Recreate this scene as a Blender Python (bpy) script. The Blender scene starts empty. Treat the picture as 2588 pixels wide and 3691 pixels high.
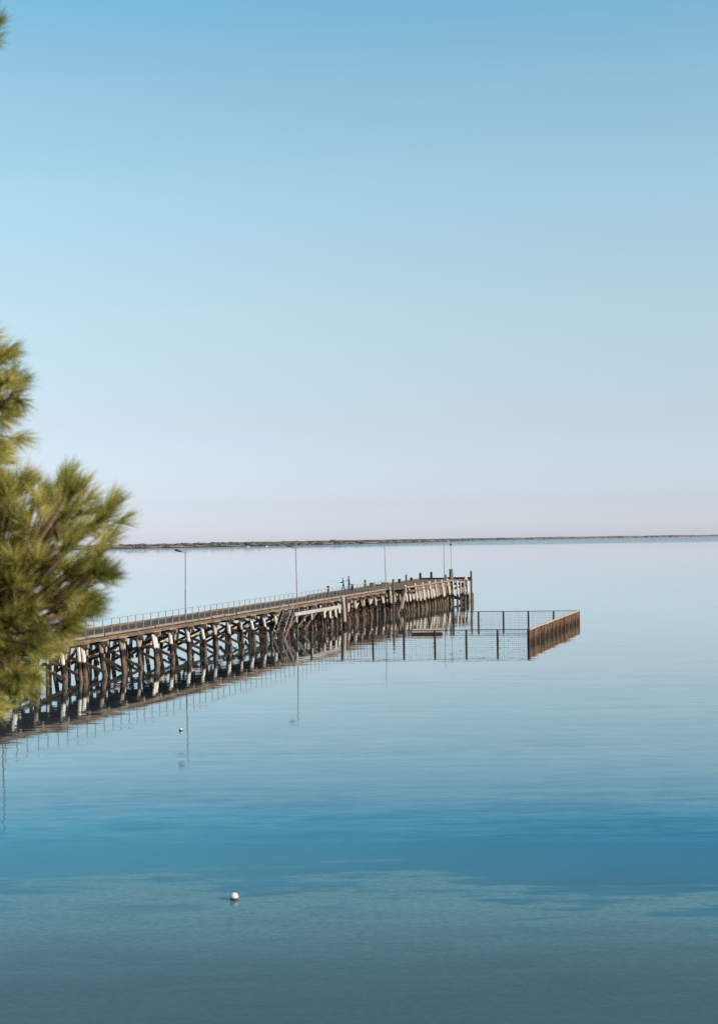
import bpy, bmesh, math, random
from mathutils import Vector, Matrix, Quaternion
random.seed(11)
R = random.uniform
C = bpy.context.scene
COL = C.collection
rad = math.radians

# ------------------------------------------------------------------ materials
def mat(name):
    m = bpy.data.materials.new(name); m.use_nodes = True
    nt = m.node_tree; b = nt.nodes['Principled BSDF']
    return m, nt, b
def node(nt, typ, **kw):
    n = nt.nodes.new(typ)
    for k, v in kw.items():
        if k.startswith('i_'):
            n.inputs[k[2:].replace('_', ' ')].default_value = v
        else: setattr(n, k, v)
    return n
def ramp(nt, fac, stops, interp='LINEAR'):
    r = nt.nodes.new('ShaderNodeValToRGB'); r.color_ramp.interpolation = interp
    e = r.color_ramp.elements
    while len(e) < len(stops): e.new(0.5)
    for i, (p, c) in enumerate(stops):
        e[i].position = p; e[i].color = (c[0], c[1], c[2], 1) if not isinstance(c, float) else (c, c, c, 1)
    if fac is not None: nt.links.new(fac, r.inputs[0])
    return r
def noise(nt, vec, scale, detail=4, rough=.55):
    n = node(nt, 'ShaderNodeTexNoise'); n.inputs['Scale'].default_value = scale
    n.inputs['Detail'].default_value = detail; n.inputs['Roughness'].default_value = rough
    if vec is not None: nt.links.new(vec, n.inputs['Vector'])
    return n
def scaled(nt, vec, s):
    m = node(nt, 'ShaderNodeMapping'); m.inputs['Scale'].default_value = s
    nt.links.new(vec, m.inputs['Vector']); return m.outputs[0]
def math_n(nt, op, a, b=None, c=None, clamp=False):
    m = node(nt, 'ShaderNodeMath', operation=op, use_clamp=clamp)
    for i, v in enumerate((a, b, c)):
        if v is None: continue
        if isinstance(v, (int, float)): m.inputs[i].default_value = v
        else: nt.links.new(v, m.inputs[i])
    return m.outputs[0]
def mixc(nt, fac, a, b, mode='MIX'):
    m = node(nt, 'ShaderNodeMix', data_type='RGBA', blend_type=mode)
    for s, v in ((m.inputs['Factor'], fac), (m.inputs['A'], a), (m.inputs['B'], b)):
        if isinstance(v, (int, float)): s.default_value = v
        elif isinstance(v, tuple): s.default_value = (*v, 1)
        else: nt.links.new(v, s)
    return m.outputs['Result']

def rough_mat(name, c1, c2, scale=(1, 1, 1), ns=4., rough=.85, bump=.3, spec=.25):
    """two-tone procedural surface, pattern fixed to the object"""
    m, nt, b = mat(name)
    tc = node(nt, 'ShaderNodeTexCoord').outputs['Object']
    v = scaled(nt, tc, scale)
    n = noise(nt, v, ns, 6, .65)
    r = ramp(nt, n.outputs['Fac'], [(.3, c1), (.7, c2)])
    nt.links.new(r.outputs[0], b.inputs['Base Color'])
    b.inputs['Roughness'].default_value = rough
    b.inputs['Specular IOR Level'].default_value = spec
    if bump:
        bp = node(nt, 'ShaderNodeBump'); bp.inputs['Strength'].default_value = bump; bp.inputs['Distance'].default_value = .02
        nt.links.new(n.outputs['Fac'], bp.inputs['Height']); nt.links.new(bp.outputs[0], b.inputs['Normal'])
    return m

def tide_mat(name, top1, top2, zt=1.35):
    """weathered pile: bleached above the tide line, mussel-black band, brown weed below"""
    m, nt, b = mat(name)
    g = node(nt, 'ShaderNodeNewGeometry').outputs['Position']
    sx = node(nt, 'ShaderNodeSeparateXYZ'); nt.links.new(g, sx.inputs[0])
    streak = noise(nt, scaled(nt, g, (7, 7, .8)), 1.6, 6, .7)
    blot = noise(nt, scaled(nt, g, (1, 1, 1)), 1.1, 3, .6)
    zz = math_n(nt, 'ADD', sx.outputs['Z'], math_n(nt, 'MULTIPLY', math_n(nt, 'SUBTRACT', streak.outputs['Fac'], .5), .5))
    zz = math_n(nt, 'ADD', zz, math_n(nt, 'MULTIPLY', math_n(nt, 'SUBTRACT', blot.outputs['Fac'], .5), .8))
    pale = ramp(nt, streak.outputs['Fac'], [(.3, top1), (.55, top2), (.8, top1)])
    low = ramp(nt, streak.outputs['Fac'], [(.3, (.055, .036, .026)), (.55, (.175, .118, .085)), (.8, (.28, .195, .145))])
    f1 = math_n(nt, 'SMOOTH_MIN', 1., 1., .0)
    mr = node(nt, 'ShaderNodeMapRange', interpolation_type='SMOOTHSTEP'); nt.links.new(zz, mr.inputs[0])
    mr.inputs[1].default_value = zt - .07; mr.inputs[2].default_value = zt + .07
    mr2 = node(nt, 'ShaderNodeMapRange', interpolation_type='SMOOTHSTEP'); nt.links.new(zz, mr2.inputs[0])
    mr2.inputs[1].default_value = zt - .9; mr2.inputs[2].default_value = zt - .4
    dark = mixc(nt, mr2.outputs[0], low.outputs[0], (.022, .016, .012))
    colr = mixc(nt, mr.outputs[0], dark, pale.outputs[0])
    nt.links.new(colr, b.inputs['Base Color'])
    b.inputs['Roughness'].default_value = .85; b.inputs['Specular IOR Level'].default_value = .2
    bp = node(nt, 'ShaderNodeBump'); bp.inputs['Strength'].default_value = .5; bp.inputs['Distance'].default_value = .03
    nt.links.new(streak.outputs['Fac'], bp.inputs['Height']); nt.links.new(bp.outputs[0], b.inputs['Normal'])
    return m

def deck_mat(name, c1, c2):
    m, nt, b = mat(name)
    tc = node(nt, 'ShaderNodeTexCoord').outputs['Object']
    sx = node(nt, 'ShaderNodeSeparateXYZ'); nt.links.new(tc, sx.inputs[0])
    pl = math_n(nt, 'MULTIPLY', sx.outputs['Y'], 1 / .22)
    fl = math_n(nt, 'FLOOR', pl); fr = math_n(nt, 'FRACT', pl)
    wn = node(nt, 'ShaderNodeTexWhiteNoise', noise_dimensions='1D'); nt.links.new(fl, wn.inputs['W'])
    n = noise(nt, scaled(nt, tc, (1, 4, 1)), 2., 5, .6)
    f = math_n(nt, 'ADD', math_n(nt, 'MULTIPLY', wn.outputs['Value'], .5), math_n(nt, 'MULTIPLY', n.outputs['Fac'], .5))
    r = ramp(nt, f, [(.2, c1), (.8, c2)])
    gap = math_n(nt, 'GREATER_THAN', fr, .93)
    nt.links.new(mixc(nt, gap, r.outputs[0], (.01, .008, .007)), b.inputs['Base Color'])
    b.inputs['Roughness'].default_value = .9; b.inputs['Specular IOR Level'].default_value = .15
    return m

M = {}
M['pile'] = tide_mat('weathered_pile', (.40, .325, .27), (.72, .63, .56))
M['pile_b'] = tide_mat('weathered_pile_brown', (.22, .16, .125), (.56, .46, .39), 1.5)
M['pile_c'] = tide_mat('brown_bare_pile', (.12, .085, .062), (.34, .255, .20), 1.7)
M['pile_grey'] = tide_mat('grey_fender_timber', (.30, .25, .22), (.42, .35, .31), .6)
M['pile_red'] = rough_mat('rusty_red_steel', (.06, .022, .016), (.20, .085, .058), (3, 3, .8), 2.)
M['post'] = rough_mat('mooring_timber', (.075, .06, .05), (.17, .14, .115), (6, 6, .7), 2.)
M['postg'] = rough_mat('grey_green_timber', (.12, .11, .085), (.24, .215, .17), (6, 6, .7), 2.)
M['black'] = rough_mat('black_bollard_iron', (.008, .008, .010), (.03, .028, .028), (1, 1, 1), 6., .6)
M['kerb'] = rough_mat('sunbleached_kerb_timber', (.17, .128, .10), (.36, .285, .23), (4, .5, 4), 1.6)
M['beam'] = rough_mat('brown_beam_timber', (.075, .05, .035), (.23, .165, .122), (3, .6, 3), 1.5)
M['undershade'] = rough_mat('shade_painted_girder', (.014, .010, .008), (.045, .03, .022), (2, .5, 2), 2.)  # inner girders: darkness under the deck painted into their colour
M['cap'] = rough_mat('crosshead_timber', (.12, .08, .057), (.36, .265, .20), (1, 3, 3), 1.6)
M['brace'] = rough_mat('brace_timber', (.085, .056, .039), (.25, .165, .115), (2, 2, 2), 1.4)
M['deck'] = deck_mat('deck_planks', (.075, .055, .045), (.15, .11, .09))
M['deckh'] = deck_mat('head_deck_planks', (.13, .085, .062), (.23, .155, .115))
M['rail'] = rough_mat('galvanised_rail', (.27, .25, .24), (.42, .39, .37), (1, 1, 1), 3., .5, 0)
M['lamp'] = rough_mat('painted_steel_pole', (.22, .19, .20), (.30, .27, .28), (1, 1, 1), 2., .5, 0)
M['lamph'] = rough_mat('grey_luminaire', (.10, .10, .11), (.16, .16, .17), (1, 1, 1), 2., .5, 0)
M['lampw'] = rough_mat('lens_plastic', (.5, .5, .5), (.6, .6, .6), (1, 1, 1), 2., .3, 0)
M['pale'] = rough_mat('pale_landing_beam', (.30, .26, .23), (.50, .44, .40), (1, 1, 1), 2., .7, .1)
M['stair'] = rough_mat('stair_timber', (.12, .095, .08), (.26, .215, .185), (1, 1, 1), 3.)
M['rpost'] = rough_mat('rusty_fence_post', (.05, .028, .018), (.20, .105, .062), (4, 4, 1), 2.)
M['fpost'] = rough_mat('dark_fence_post', (.020, .013, .011), (.065, .042, .034), (4, 4, 1), 2.)
M['net'] = rough_mat('rusty_mesh_wire', (.10, .052, .030), (.24, .125, .07), (1, 1, 1), 2., .8, 0)
def rust_mat():
    m, nt, b = mat('orange_rust_wire')
    g = node(nt, 'ShaderNodeNewGeometry').outputs['Position']
    sx = node(nt, 'ShaderNodeSeparateXYZ'); nt.links.new(g, sx.inputs[0])
    n = noise(nt, scaled(nt, g, (2.5, 2.5, 2.)), 1.6, 5, .7); n2 = noise(nt, scaled(nt, g, (.5, .5, .3)), 1.2, 3, .6)
    z = math_n(nt, 'ADD', sx.outputs['Z'], math_n(nt, 'MULTIPLY', math_n(nt, 'SUBTRACT', n2.outputs['Fac'], .5), 1.6))
    ri = node(nt, 'ShaderNodeNewGeometry').outputs['Random Per Island']
    nn = math_n(nt, 'ADD', math_n(nt, 'MULTIPLY', n.outputs['Fac'], .6), math_n(nt, 'MULTIPLY', ri, .4))
    hi = ramp(nt, nn, [(.28, (.13, .062, .034)), (.5, (.36, .19, .11)), (.68, (.60, .37, .24))])
    lo = ramp(nt, nn, [(.3, (.035, .022, .014)), (.7, (.19, .10, .055))])
    f = ramp(nt, z, [(.35, 0.), (.85, 1.)])
    nt.links.new(mixc(nt, f.outputs[0], lo.outputs[0], hi.outputs[0]), b.inputs['Base Color']); b.inputs['Roughness'].default_value = .85
    return m
M['netr'] = rust_mat()
M['nrail'] = rough_mat('mesh_top_rail', (.05, .03, .027), (.13, .08, .065), (1, 1, 1), 2., .7, 0)
M['prail'] = rough_mat('tan_top_rail', (.40, .28, .21), (.58, .43, .33), (1, 1, 1), 2., .7, 0)
M['white'] = rough_mat('white_paint', (.60, .585, .56), (.78, .76, .73), (1, 1, 1), 3., .5, .05)
M['ptan'] = rough_mat('tan_painted_boards', (.36, .30, .26), (.58, .50, .45), (1, 3, 1), 2.)
M['slat'] = rough_mat('wet_dark_slats', (.02, .013, .010), (.085, .05, .035), (5, 1, 1), 3.)

def buoy_mat():
    m, nt, b = mat('white_buoy_with_weed_stain')
    g = node(nt, 'ShaderNodeNewGeometry').outputs['Position']
    sx = node(nt, 'ShaderNodeSeparateXYZ'); nt.links.new(g, sx.inputs[0])
    n = noise(nt, g, 25, 4)
    z = math_n(nt, 'ADD', sx.outputs['Z'], math_n(nt, 'MULTIPLY', math_n(nt, 'SUBTRACT', n.outputs['Fac'], .5), .06))
    r = ramp(nt, z, [(.0, (.03, .014, .008)), (.03, (.12, .05, .026)), (.06, (.40, .25, .16)), (.085, (.72, .68, .62))])
    nt.links.new(r.outputs[0], b.inputs['Base Color']); b.inputs['Roughness'].default_value = .45
    return m
M['buoy'] = buoy_mat()

def needle_mat():
    m, nt, b = mat('pine_needles')
    g = node(nt, 'ShaderNodeNewGeometry')
    oc = node(nt, 'ShaderNodeTexCoord').outputs['Object']
    n = noise(nt, oc, 13., 2)
    at = node(nt, 'ShaderNodeAttribute', attribute_name='brush')
    w = math_n(nt, 'ADD', math_n(nt, 'MULTIPLY', g.outputs['Random Per Island'], .3), math_n(nt, 'MULTIPLY', n.outputs['Fac'], .25))
    w = math_n(nt, 'ADD', w, math_n(nt, 'MULTIPLY', at.outputs['Fac'], .45))
    r = ramp(nt, w, [(.22, (.13, .14, .03)), (.5, (.45, .41, .10)), (.78, (.70, .61, .23))])
    nt.links.new(r.outputs[0], b.inputs['Base Color'])
    b.inputs['Roughness'].default_value = .5; b.inputs['Specular IOR Level'].default_value = .4
    tr = node(nt, 'ShaderNodeBsdfTranslucent'); nt.links.new(r.outputs[0], tr.inputs[0])
    mx = node(nt, 'ShaderNodeMixShader'); mx.inputs[0].default_value = .38
    nt.links.new(b.outputs[0], mx.inputs[1]); nt.links.new(tr.outputs[0], mx.inputs[2])
    nt.links.new(mx.outputs[0], nt.nodes['Material Output'].inputs[0])
    return m
M['needle'] = needle_mat()
M['bark'] = rough_mat('pine_bark', (.06, .04, .028), (.16, .10, .07), (3, 3, 1), 6.)
M['twig'] = rough_mat('pine_twig', (.13, .075, .045), (.24, .15, .09), (1, 1, 1), 9.)
M['cone'] = rough_mat('pine_cone', (.05, .025, .015), (.13, .065, .04), (1, 1, 1), 40.)
M['skin'] = rough_mat('skin', (.38, .23, .17), (.45, .28, .21), (1, 1, 1), 5., .6, 0)
M['teal'] = rough_mat('teal_jacket', (.02, .27, .42), (.03, .36, .52), (1, 1, 1), 5., .8, 0)
M['dkteal'] = rough_mat('dark_teal_trousers', (.012, .05, .07), (.02, .075, .095), (1, 1, 1), 5., .8, 0)
M['mauve'] = rough_mat('mauve_grey_shirt', (.38, .30, .31), (.55, .47, .47), (1, 1, 1), 5., .8, 0)
M['navy'] = rough_mat('dark_trousers', (.02, .022, .03), (.04, .042, .055), (1, 1, 1), 5., .8, 0)
M['hair'] = rough_mat('brown_hair', (.06, .035, .022), (.12, .07, .045), (1, 1, 1), 20., .7, 0)
M['bag'] = rough_mat('maroon_bag', (.05, .018, .016), (.10, .03, .027), (1, 1, 1), 8., .8, 0)

def land_mat():
    m, nt, b = mat('sandy_scrub_shore')
    g = node(nt, 'ShaderNodeNewGeometry').outputs['Position']
    sx = node(nt, 'ShaderNodeSeparateXYZ'); nt.links.new(g, sx.inputs[0])
    n = noise(nt, scaled(nt, g, (.02, .006, .25)), 1., 5, .6)
    z = math_n(nt, 'ADD', sx.outputs['Z'], math_n(nt, 'MULTIPLY', math_n(nt, 'SUBTRACT', n.outputs['Fac'], .5), 7.))
    zn = math_n(nt, 'DIVIDE', z, 10.)
    r = ramp(nt, zn, [(.02, (.045, .04, .045)), (.14, (.05, .045, .045)), (.22, (.40, .26, .215)), (.55, (.34, .23, .19)), (.70, (.16, .125, .10)), (1., (.12, .10, .085))])
    nt.links.new(r.outputs[0], b.inputs['Base Color']); b.inputs['Roughness'].default_value = .95
    b.inputs['Specular IOR Level'].default_value = .1
    return m
M['land'] = land_mat()
M['scrub'] = rough_mat('far_scrub', (.085, .073, .066), (.16, .132, .12), (1, 1, 1), .05, .9, 0)
M['bank'] = rough_mat('dry_grass_bank', (.10, .085, .045), (.22, .18, .10), (1, 1, 1), 1.2, .95)

def water_mat():
    m, nt, b = mat('calm_sea')
    g = node(nt, 'ShaderNodeNewGeometry').outputs['Position']
    sx = node(nt, 'ShaderNodeSeparateXYZ'); nt.links.new(g, sx.inputs[0])
    X, Y = sx.outputs['X'], sx.outputs['Y']
    # sea floor seen through the shallows: sand flat with weed patches, then deeper water
    warp = noise(nt, scaled(nt, g, (.20, .95, 1)), 1., 9, .66)
    warp2 = noise(nt, scaled(nt, g, (.05, .12, 1)), 1., 2, .5)
    st0 = node(nt, 'ShaderNodeMapRange', interpolation_type='SMOOTHSTEP'); nt.links.new(X, st0.inputs[0])
    st0.inputs[1].default_value = 1.; st0.inputs[2].default_value = 5.; st0.inputs[4].default_value = 2.6     # the flat lies farther in on this side
    edge0 = edge = math_n(nt, 'ADD', Y, st0.outputs[0])
    edge = math_n(nt, 'ADD', edge, math_n(nt, 'MULTIPLY', math_n(nt, 'SUBTRACT', warp.outputs['Fac'], .5), 17.))
    edge = math_n(nt, 'ADD', edge, math_n(nt, 'MULTIPLY', math_n(nt, 'SUBTRACT', warp2.outputs['Fac'], .5), 4.))
    mr = node(nt, 'ShaderNodeMapRange', interpolation_type='SMOOTHSTEP'); nt.links.new(edge, mr.inputs[0])
    mr.inputs[1].default_value = 42.6; mr.inputs[2].default_value = 44.2
    weed = noise(nt, scaled(nt, g, (2.6, 4.2, 1)), 1.6, 9, .8)
    fl = noise(nt, scaled(nt, g, (.25, .5, 1)), 1., 4, .6)
    near = node(nt, 'ShaderNodeMapRange', interpolation_type='SMOOTHSTEP'); nt.links.new(math_n(nt, 'ADD', Y, math_n(nt, 'MULTIPLY', fl.outputs['Fac'], 3.)), near.inputs[0])
    near.inputs[1].default_value = 34.; near.inputs[2].default_value = 42.
    sand = mixc(nt, near.outputs[0], WATER['near'], WATER['sand'])
    wf = ramp(nt, weed.outputs['Fac'], [(.44, 0.), (.60, 1.)])
    sand = mixc(nt, math_n(nt, 'MULTIPLY', wf.outputs[0], .62), sand, WATER['weed'])
    yk = math_n(nt, 'DIVIDE', Y, 140., clamp=True)
    pt = noise(nt, scaled(nt, g, (.20, .62, 1)), 1.1, 8, .62)
    pf = ramp(nt, pt.outputs['Fac'], [(.515, 0.), (.57, 1.)])
    pm = node(nt, 'ShaderNodeMapRange', interpolation_type='SMOOTHSTEP'); nt.links.new(edge0, pm.inputs[0])
    pm.inputs[1].default_value = 38.; pm.inputs[2].default_value = 41.5; pm.inputs[4].default_value = .9
    sand = mixc(nt, math_n(nt, 'MULTIPLY', pf.outputs[0], pm.outputs[0]), sand, WATER['deep'])
    xr = node(nt, 'ShaderNodeMapRange', interpolation_type='SMOOTHSTEP'); nt.links.new(math_n(nt, 'ADD', X, math_n(nt, 'MULTIPLY', warp2.outputs['Fac'], 6.)), xr.inputs[0])
    xr.inputs[1].default_value = -9.; xr.inputs[2].default_value = 14.
    yr = node(nt, 'ShaderNodeMapRange', interpolation_type='SMOOTHSTEP'); nt.links.new(Y, yr.inputs[0]); yr.inputs[1].default_value = 49.; yr.inputs[2].default_value = 56.
    bed = mixc(nt, xr.outputs[0], WATER['deep_l'], WATER['deep_r'])
    deep = mixc(nt, yr.outputs[0], bed, ramp(nt, yk, [(.30, WATER['deep']), (.36, WATER['deep']), (.40, WATER['mid']), (.52, WATER['far']), (.72, (.004, .008, .010))]).outputs[0])
    off = node(nt, 'ShaderNodeMapRange', interpolation_type='SMOOTHSTEP'); nt.links.new(edge0, off.inputs[0])
    off.inputs[1].default_value = 45.2; off.inputs[2].default_value = 46.2
    body = mixc(nt, math_n(nt, 'MAXIMUM', mr.outputs[0], off.outputs[0]), sand, deep)
    # ripples: random facet slopes; wind-ruffled far out
    ruff = node(nt, 'ShaderNodeMapRange', interpolation_type='SMOOTHSTEP')
    rn = noise(nt, scaled(nt, g, (.0006, .0006, 1)), 1., 3)
    nt.links.new(math_n(nt, 'ADD', Y, math_n(nt, 'MULTIPLY', rn.outputs['Fac'], 1200.)), ruff.inputs[0])
    ruff.inputs[1].default_value = 2250.; ruff.inputs[2].default_value = 3050.
    streak = noise(nt, scaled(nt, g, (.012, .09, 1)), 1., 4, .6)
    st = ramp(nt, streak.outputs['Fac'], [(.35, .40), (.68, 1.9)])
    v = None
    for sc, amp in (((.22, 1.2, 1), .020), ((1.1, 4.5, 1), .018), ((6., 10., 1), .006)):
        n = noise(nt, scaled(nt, g, sc), 1., 2, .5)
        s = node(nt, 'ShaderNodeVectorMath', operation='SUBTRACT'); nt.links.new(n.outputs['Color'], s.inputs[0]); s.inputs[1].default_value = (.5, .5, .5)
        q = node(nt, 'ShaderNodeVectorMath', operation='SCALE'); nt.links.new(s.outputs[0], q.inputs[0]); q.inputs['Scale'].default_value = amp
        if v is None: v = q.outputs[0]
        else:
            a = node(nt, 'ShaderNodeVectorMath', operation='ADD'); nt.links.new(v, a.inputs[0]); nt.links.new(q.outputs[0], a.inputs[1]); v = a.outputs[0]
    amp = math_n(nt, 'ADD', math_n(nt, 'MULTIPLY', ruff.outputs[0], WATER['ruffle']), st.outputs[0])
    nr = node(nt, 'ShaderNodeMapRange', interpolation_type='SMOOTHSTEP'); nt.links.new(Y, nr.inputs[0])
    nr.inputs[1].default_value = 85.; nr.inputs[2].default_value = 45.; nr.inputs[4].default_value = .5
    amp = math_n(nt, 'ADD', amp, nr.outputs[0])
    q = node(nt, 'ShaderNodeVectorMath', operation='SCALE'); nt.links.new(v, q.inputs[0]); nt.links.new(amp, q.inputs['Scale'])
    mu = node(nt, 'ShaderNodeVectorMath', operation='MULTIPLY'); nt.links.new(q.outputs[0], mu.inputs[0]); mu.inputs[1].default_value = (1, 1, 0)
    ad = node(nt, 'ShaderNodeVectorMath', operation='ADD'); nt.links.new(mu.outputs[0], ad.inputs[0]); ad.inputs[1].default_value = (0, 0, 1)
    no = node(nt, 'ShaderNodeVectorMath', operation='NORMALIZE'); nt.links.new(ad.outputs[0], no.inputs[0])
    # clear water: the surface mirrors the sky at a glancing view and lets the eye in at a steep one
    nt.nodes.remove(b)
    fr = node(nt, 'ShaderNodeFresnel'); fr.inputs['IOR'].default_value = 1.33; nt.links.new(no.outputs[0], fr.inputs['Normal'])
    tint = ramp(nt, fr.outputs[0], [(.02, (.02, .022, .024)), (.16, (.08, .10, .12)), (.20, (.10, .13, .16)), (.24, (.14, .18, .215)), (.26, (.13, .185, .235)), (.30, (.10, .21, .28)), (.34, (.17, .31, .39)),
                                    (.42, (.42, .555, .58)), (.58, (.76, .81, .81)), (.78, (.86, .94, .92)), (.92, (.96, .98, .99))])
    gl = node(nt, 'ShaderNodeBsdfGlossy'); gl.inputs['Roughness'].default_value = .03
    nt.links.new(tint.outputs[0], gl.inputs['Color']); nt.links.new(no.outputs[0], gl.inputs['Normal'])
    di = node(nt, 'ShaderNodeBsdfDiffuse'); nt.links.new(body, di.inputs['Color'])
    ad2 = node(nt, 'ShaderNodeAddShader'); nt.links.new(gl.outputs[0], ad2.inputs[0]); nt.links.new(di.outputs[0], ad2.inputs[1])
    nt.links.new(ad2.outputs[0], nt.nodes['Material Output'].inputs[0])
    return m
WATER = dict(sand=(.088, .166, .154), near=(.056, .082, .074), weed=(.020, .064, .082), deep=(.016, .090, .116), deep_l=(.030, .118, .134), deep_r=(.008, .072, .106), mid=(.044, .080, .096), far=(.03, .03, .035), ruffle=50.)
M['water'] = water_mat()

# ------------------------------------------------------------------ mesh builder
class MB:
    def __init__(s): s.v = []; s.f = []
    def add(s, vs, fs):
        o = len(s.v); s.v += [tuple(p) for p in vs]; s.f += [tuple(i + o for i in f) for f in fs]; return s
    def box(s, x0, x1, y0, y1, z0, z1):
        return s.add([(x0, y0, z0), (x1, y0, z0), (x1, y1, z0), (x0, y1, z0), (x0, y0, z1), (x1, y0, z1), (x1, y1, z1), (x0, y1, z1)],
                     [(3, 2, 1, 0), (4, 5, 6, 7), (0, 1, 5, 4), (1, 2, 6, 5), (2, 3, 7, 6), (3, 0, 4, 7)])
    def bar(s, a, b, w, h, up=(0, 0, 1)):
        a, b = Vector(a), Vector(b); d = (b - a).normalized(); u = Vector(up)
        if abs(d.dot(u)) > .98: u = Vector((0, 1, 0))
        x = d.cross(u).normalized() * w / 2; z = x.cross(d).normalized() * h / 2
        vs = [a - x - z, a + x - z, a + x + z, a - x + z, b - x - z, b + x - z, b + x + z, b - x + z]
        return s.add(vs, [(0, 1, 2, 3), (7, 6, 5, 4), (0, 4, 5, 1), (1, 5, 6, 2), (2, 6, 7, 3), (3, 7, 4, 0)])
    def tube(s, pts, rs, n=8, wob=0.):
        pts = [Vector(p) for p in pts]; rs = rs if isinstance(rs, (list, tuple)) else [rs] * len(pts)
        o = []; ref = Vector((0, 0, 1))
        for i, p in enumerate(pts):
            d = (pts[min(i + 1, len(pts) - 1)] - pts[max(i - 1, 0)]).normalized()
            u = ref if abs(d.dot(ref)) < .95 else Vector((1, 0, 0))
            x = d.cross(u).normalized(); y = d.cross(x).normalized()
            o.append([p + (x * math.cos(k * 2 * math.pi / n) + y * math.sin(k * 2 * math.pi / n)) * rs[i] * (1 + R(-wob, wob)) for k in range(n)])
        vs = [q for r in o for q in r]; fs = []
        for i in range(len(pts) - 1):
            for k in range(n):
                fs.append((i * n + k, i * n + (k + 1) % n, (i + 1) * n + (k + 1) % n, (i + 1) * n + k))
        fs.append(tuple(range(n - 1, -1, -1))); fs.append(tuple((len(pts) - 1) * n + k for k in range(n)))
        return s.add(vs, fs)
    def ball(s, c, r, nu=14, nv=10, sz=1.):
        c = Vector(c); vs = [c + Vector((0, 0, r * sz))]; fs = []
        for i in range(1, nv):
            t = math.pi * i / nv
            for k in range(nu):
                p = 2 * math.pi * k / nu
                vs.append(c + Vector((r * math.sin(t) * math.cos(p), r * math.sin(t) * math.sin(p), r * sz * math.cos(t))))
        vs.append(c - Vector((0, 0, r * sz)))
        for k in range(nu): fs.append((0, 1 + k, 1 + (k + 1) % nu))
        for i in range(nv - 2):
            for k in range(nu):
                a = 1 + i * nu; b_ = a + nu
                fs.append((a + k, b_ + k, b_ + (k + 1) % nu, a + (k + 1) % nu))
        e = len(vs) - 1; a = 1 + (nv - 2) * nu
        for k in range(nu): fs.append((e, a + (k + 1) % nu, a + k))
        return s.add(vs, fs)
    def lathe(s, c, prof, n=16):
        c = Vector(c); vs = []; fs = []
        for (r, z) in prof:
            for k in range(n):
                a = 2 * math.pi * k / n; vs.append(c + Vector((r * math.cos(a), r * math.sin(a), z)))
        for i in range(len(prof) - 1):
            for k in range(n): fs.append((i * n + k, i * n + (k + 1) % n, (i + 1) * n + (k + 1) % n, (i + 1) * n + k))
        fs.append(tuple(range(n - 1, -1, -1))); fs.append(tuple((len(prof) - 1) * n + k for k in range(n)))
        return s.add(vs, fs)
    def build(s, name, m, parent=None, smooth=False):
        me = bpy.data.meshes.new(name); me.from_pydata(s.v, [], s.f); me.update()
        me.materials.append(m)
        if smooth: me.polygons.foreach_set('use_smooth', [True] * len(me.polygons))
        o = bpy.data.objects.new(name, me); COL.objects.link(o)
        if parent: o.parent = parent
        return o
def tag(o, label=None, cat=None, group=None, kind=None):
    if label: o['label'] = label
    if cat: o['category'] = cat
    if group: o['group'] = group
    if kind: o['kind'] = kind
    return o
def empty(name, loc, rz=0., label=None, cat=None, group=None, parent=None):
    o = bpy.data.objects.new(name, None); COL.objects.link(o); o.location = loc; o.rotation_euler = (0, 0, rz)
    o.empty_display_size = .3
    if parent: o.parent = parent
    return tag(o, label, cat, group)
def bevel(o, w=.02, seg=2):
    b = o.modifiers.new('edge', 'BEVEL'); b.width = w; b.segments = seg; b.limit_method = 'ANGLE'; return o

# ------------------------------------------------------------------ camera, sun, sky
EYE = 9.8
cam = bpy.data.cameras.new('camera'); co = bpy.data.objects.new('camera', cam); COL.objects.link(co)
cam.sensor_fit = 'HORIZONTAL'; cam.sensor_width = 24.; cam.lens = 50.
cam.shift_y = 100.5 / 2588.; cam.clip_start = .1; cam.clip_end = 60000.
co.matrix_world = Matrix.Translation((0, 0, EYE)) @ Matrix.Rotation(.0148, 4, 'Y') @ Matrix.Rotation(math.pi / 2, 4, 'X')
cam.dof.use_dof = True; cam.dof.focus_distance = 165.; cam.dof.aperture_fstop = 4.3
C.camera = co

SUN_EL, SUN_AZ = rad(26.), rad(112.)       # azimuth clockwise from the viewing direction (+Y)
sd = Vector((math.sin(SUN_AZ) * math.cos(SUN_EL), math.cos(SUN_AZ) * math.cos(SUN_EL), math.sin(SUN_EL)))
sun = bpy.data.lights.new('sun', 'SUN'); sun.energy = 4.2; sun.angle = rad(.53); sun.color = (1., .89, .76)
so = bpy.data.objects.new('sun', sun); COL.objects.link(so); so.rotation_euler = (-sd).to_track_quat('-Z', 'Y').to_euler()

w = bpy.data.worlds.new('World'); C.world = w; w.use_nodes = True
nt = w.node_tree; bg = nt.nodes['Background']
sky = node(nt, 'ShaderNodeTexSky', sky_type='NISHITA', sun_disc=False, sun_elevation=SUN_EL, sun_rotation=SUN_AZ, altitude=0., air_density=1., dust_density=.4, ozone_density=1.)
tc = node(nt, 'ShaderNodeTexCoord').outputs['Generated']
sx = node(nt, 'ShaderNodeSeparateXYZ'); nt.links.new(tc, sx.inputs[0])
grade = ramp(nt, sx.outputs['Z'], [(.0, (.77, .90, 1.53)), (.0057, (.77, .90, 1.53)), (.0243, (.71, .80, 1.27)), (.0797, (.865, .84, .985)), (.1523, (1.115, 1.08, 1.01)),
                                  (.2226, (1.20, 1.29, 1.13)), (.2895, (1.13, 1.33, 1.19)), (.3356, (.90, 1.35, 1.23)), (.6, (.75, 1.05, 1.)), (1., (.7, .9, .9))])   # late-day colour of the air by height above the horizon
nt.links.new(mixc(nt, 1., sky.outputs[0], grade.outputs[0], 'MULTIPLY'), bg.inputs['Color'])
bg.inputs['Strength'].default_value = .12
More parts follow.
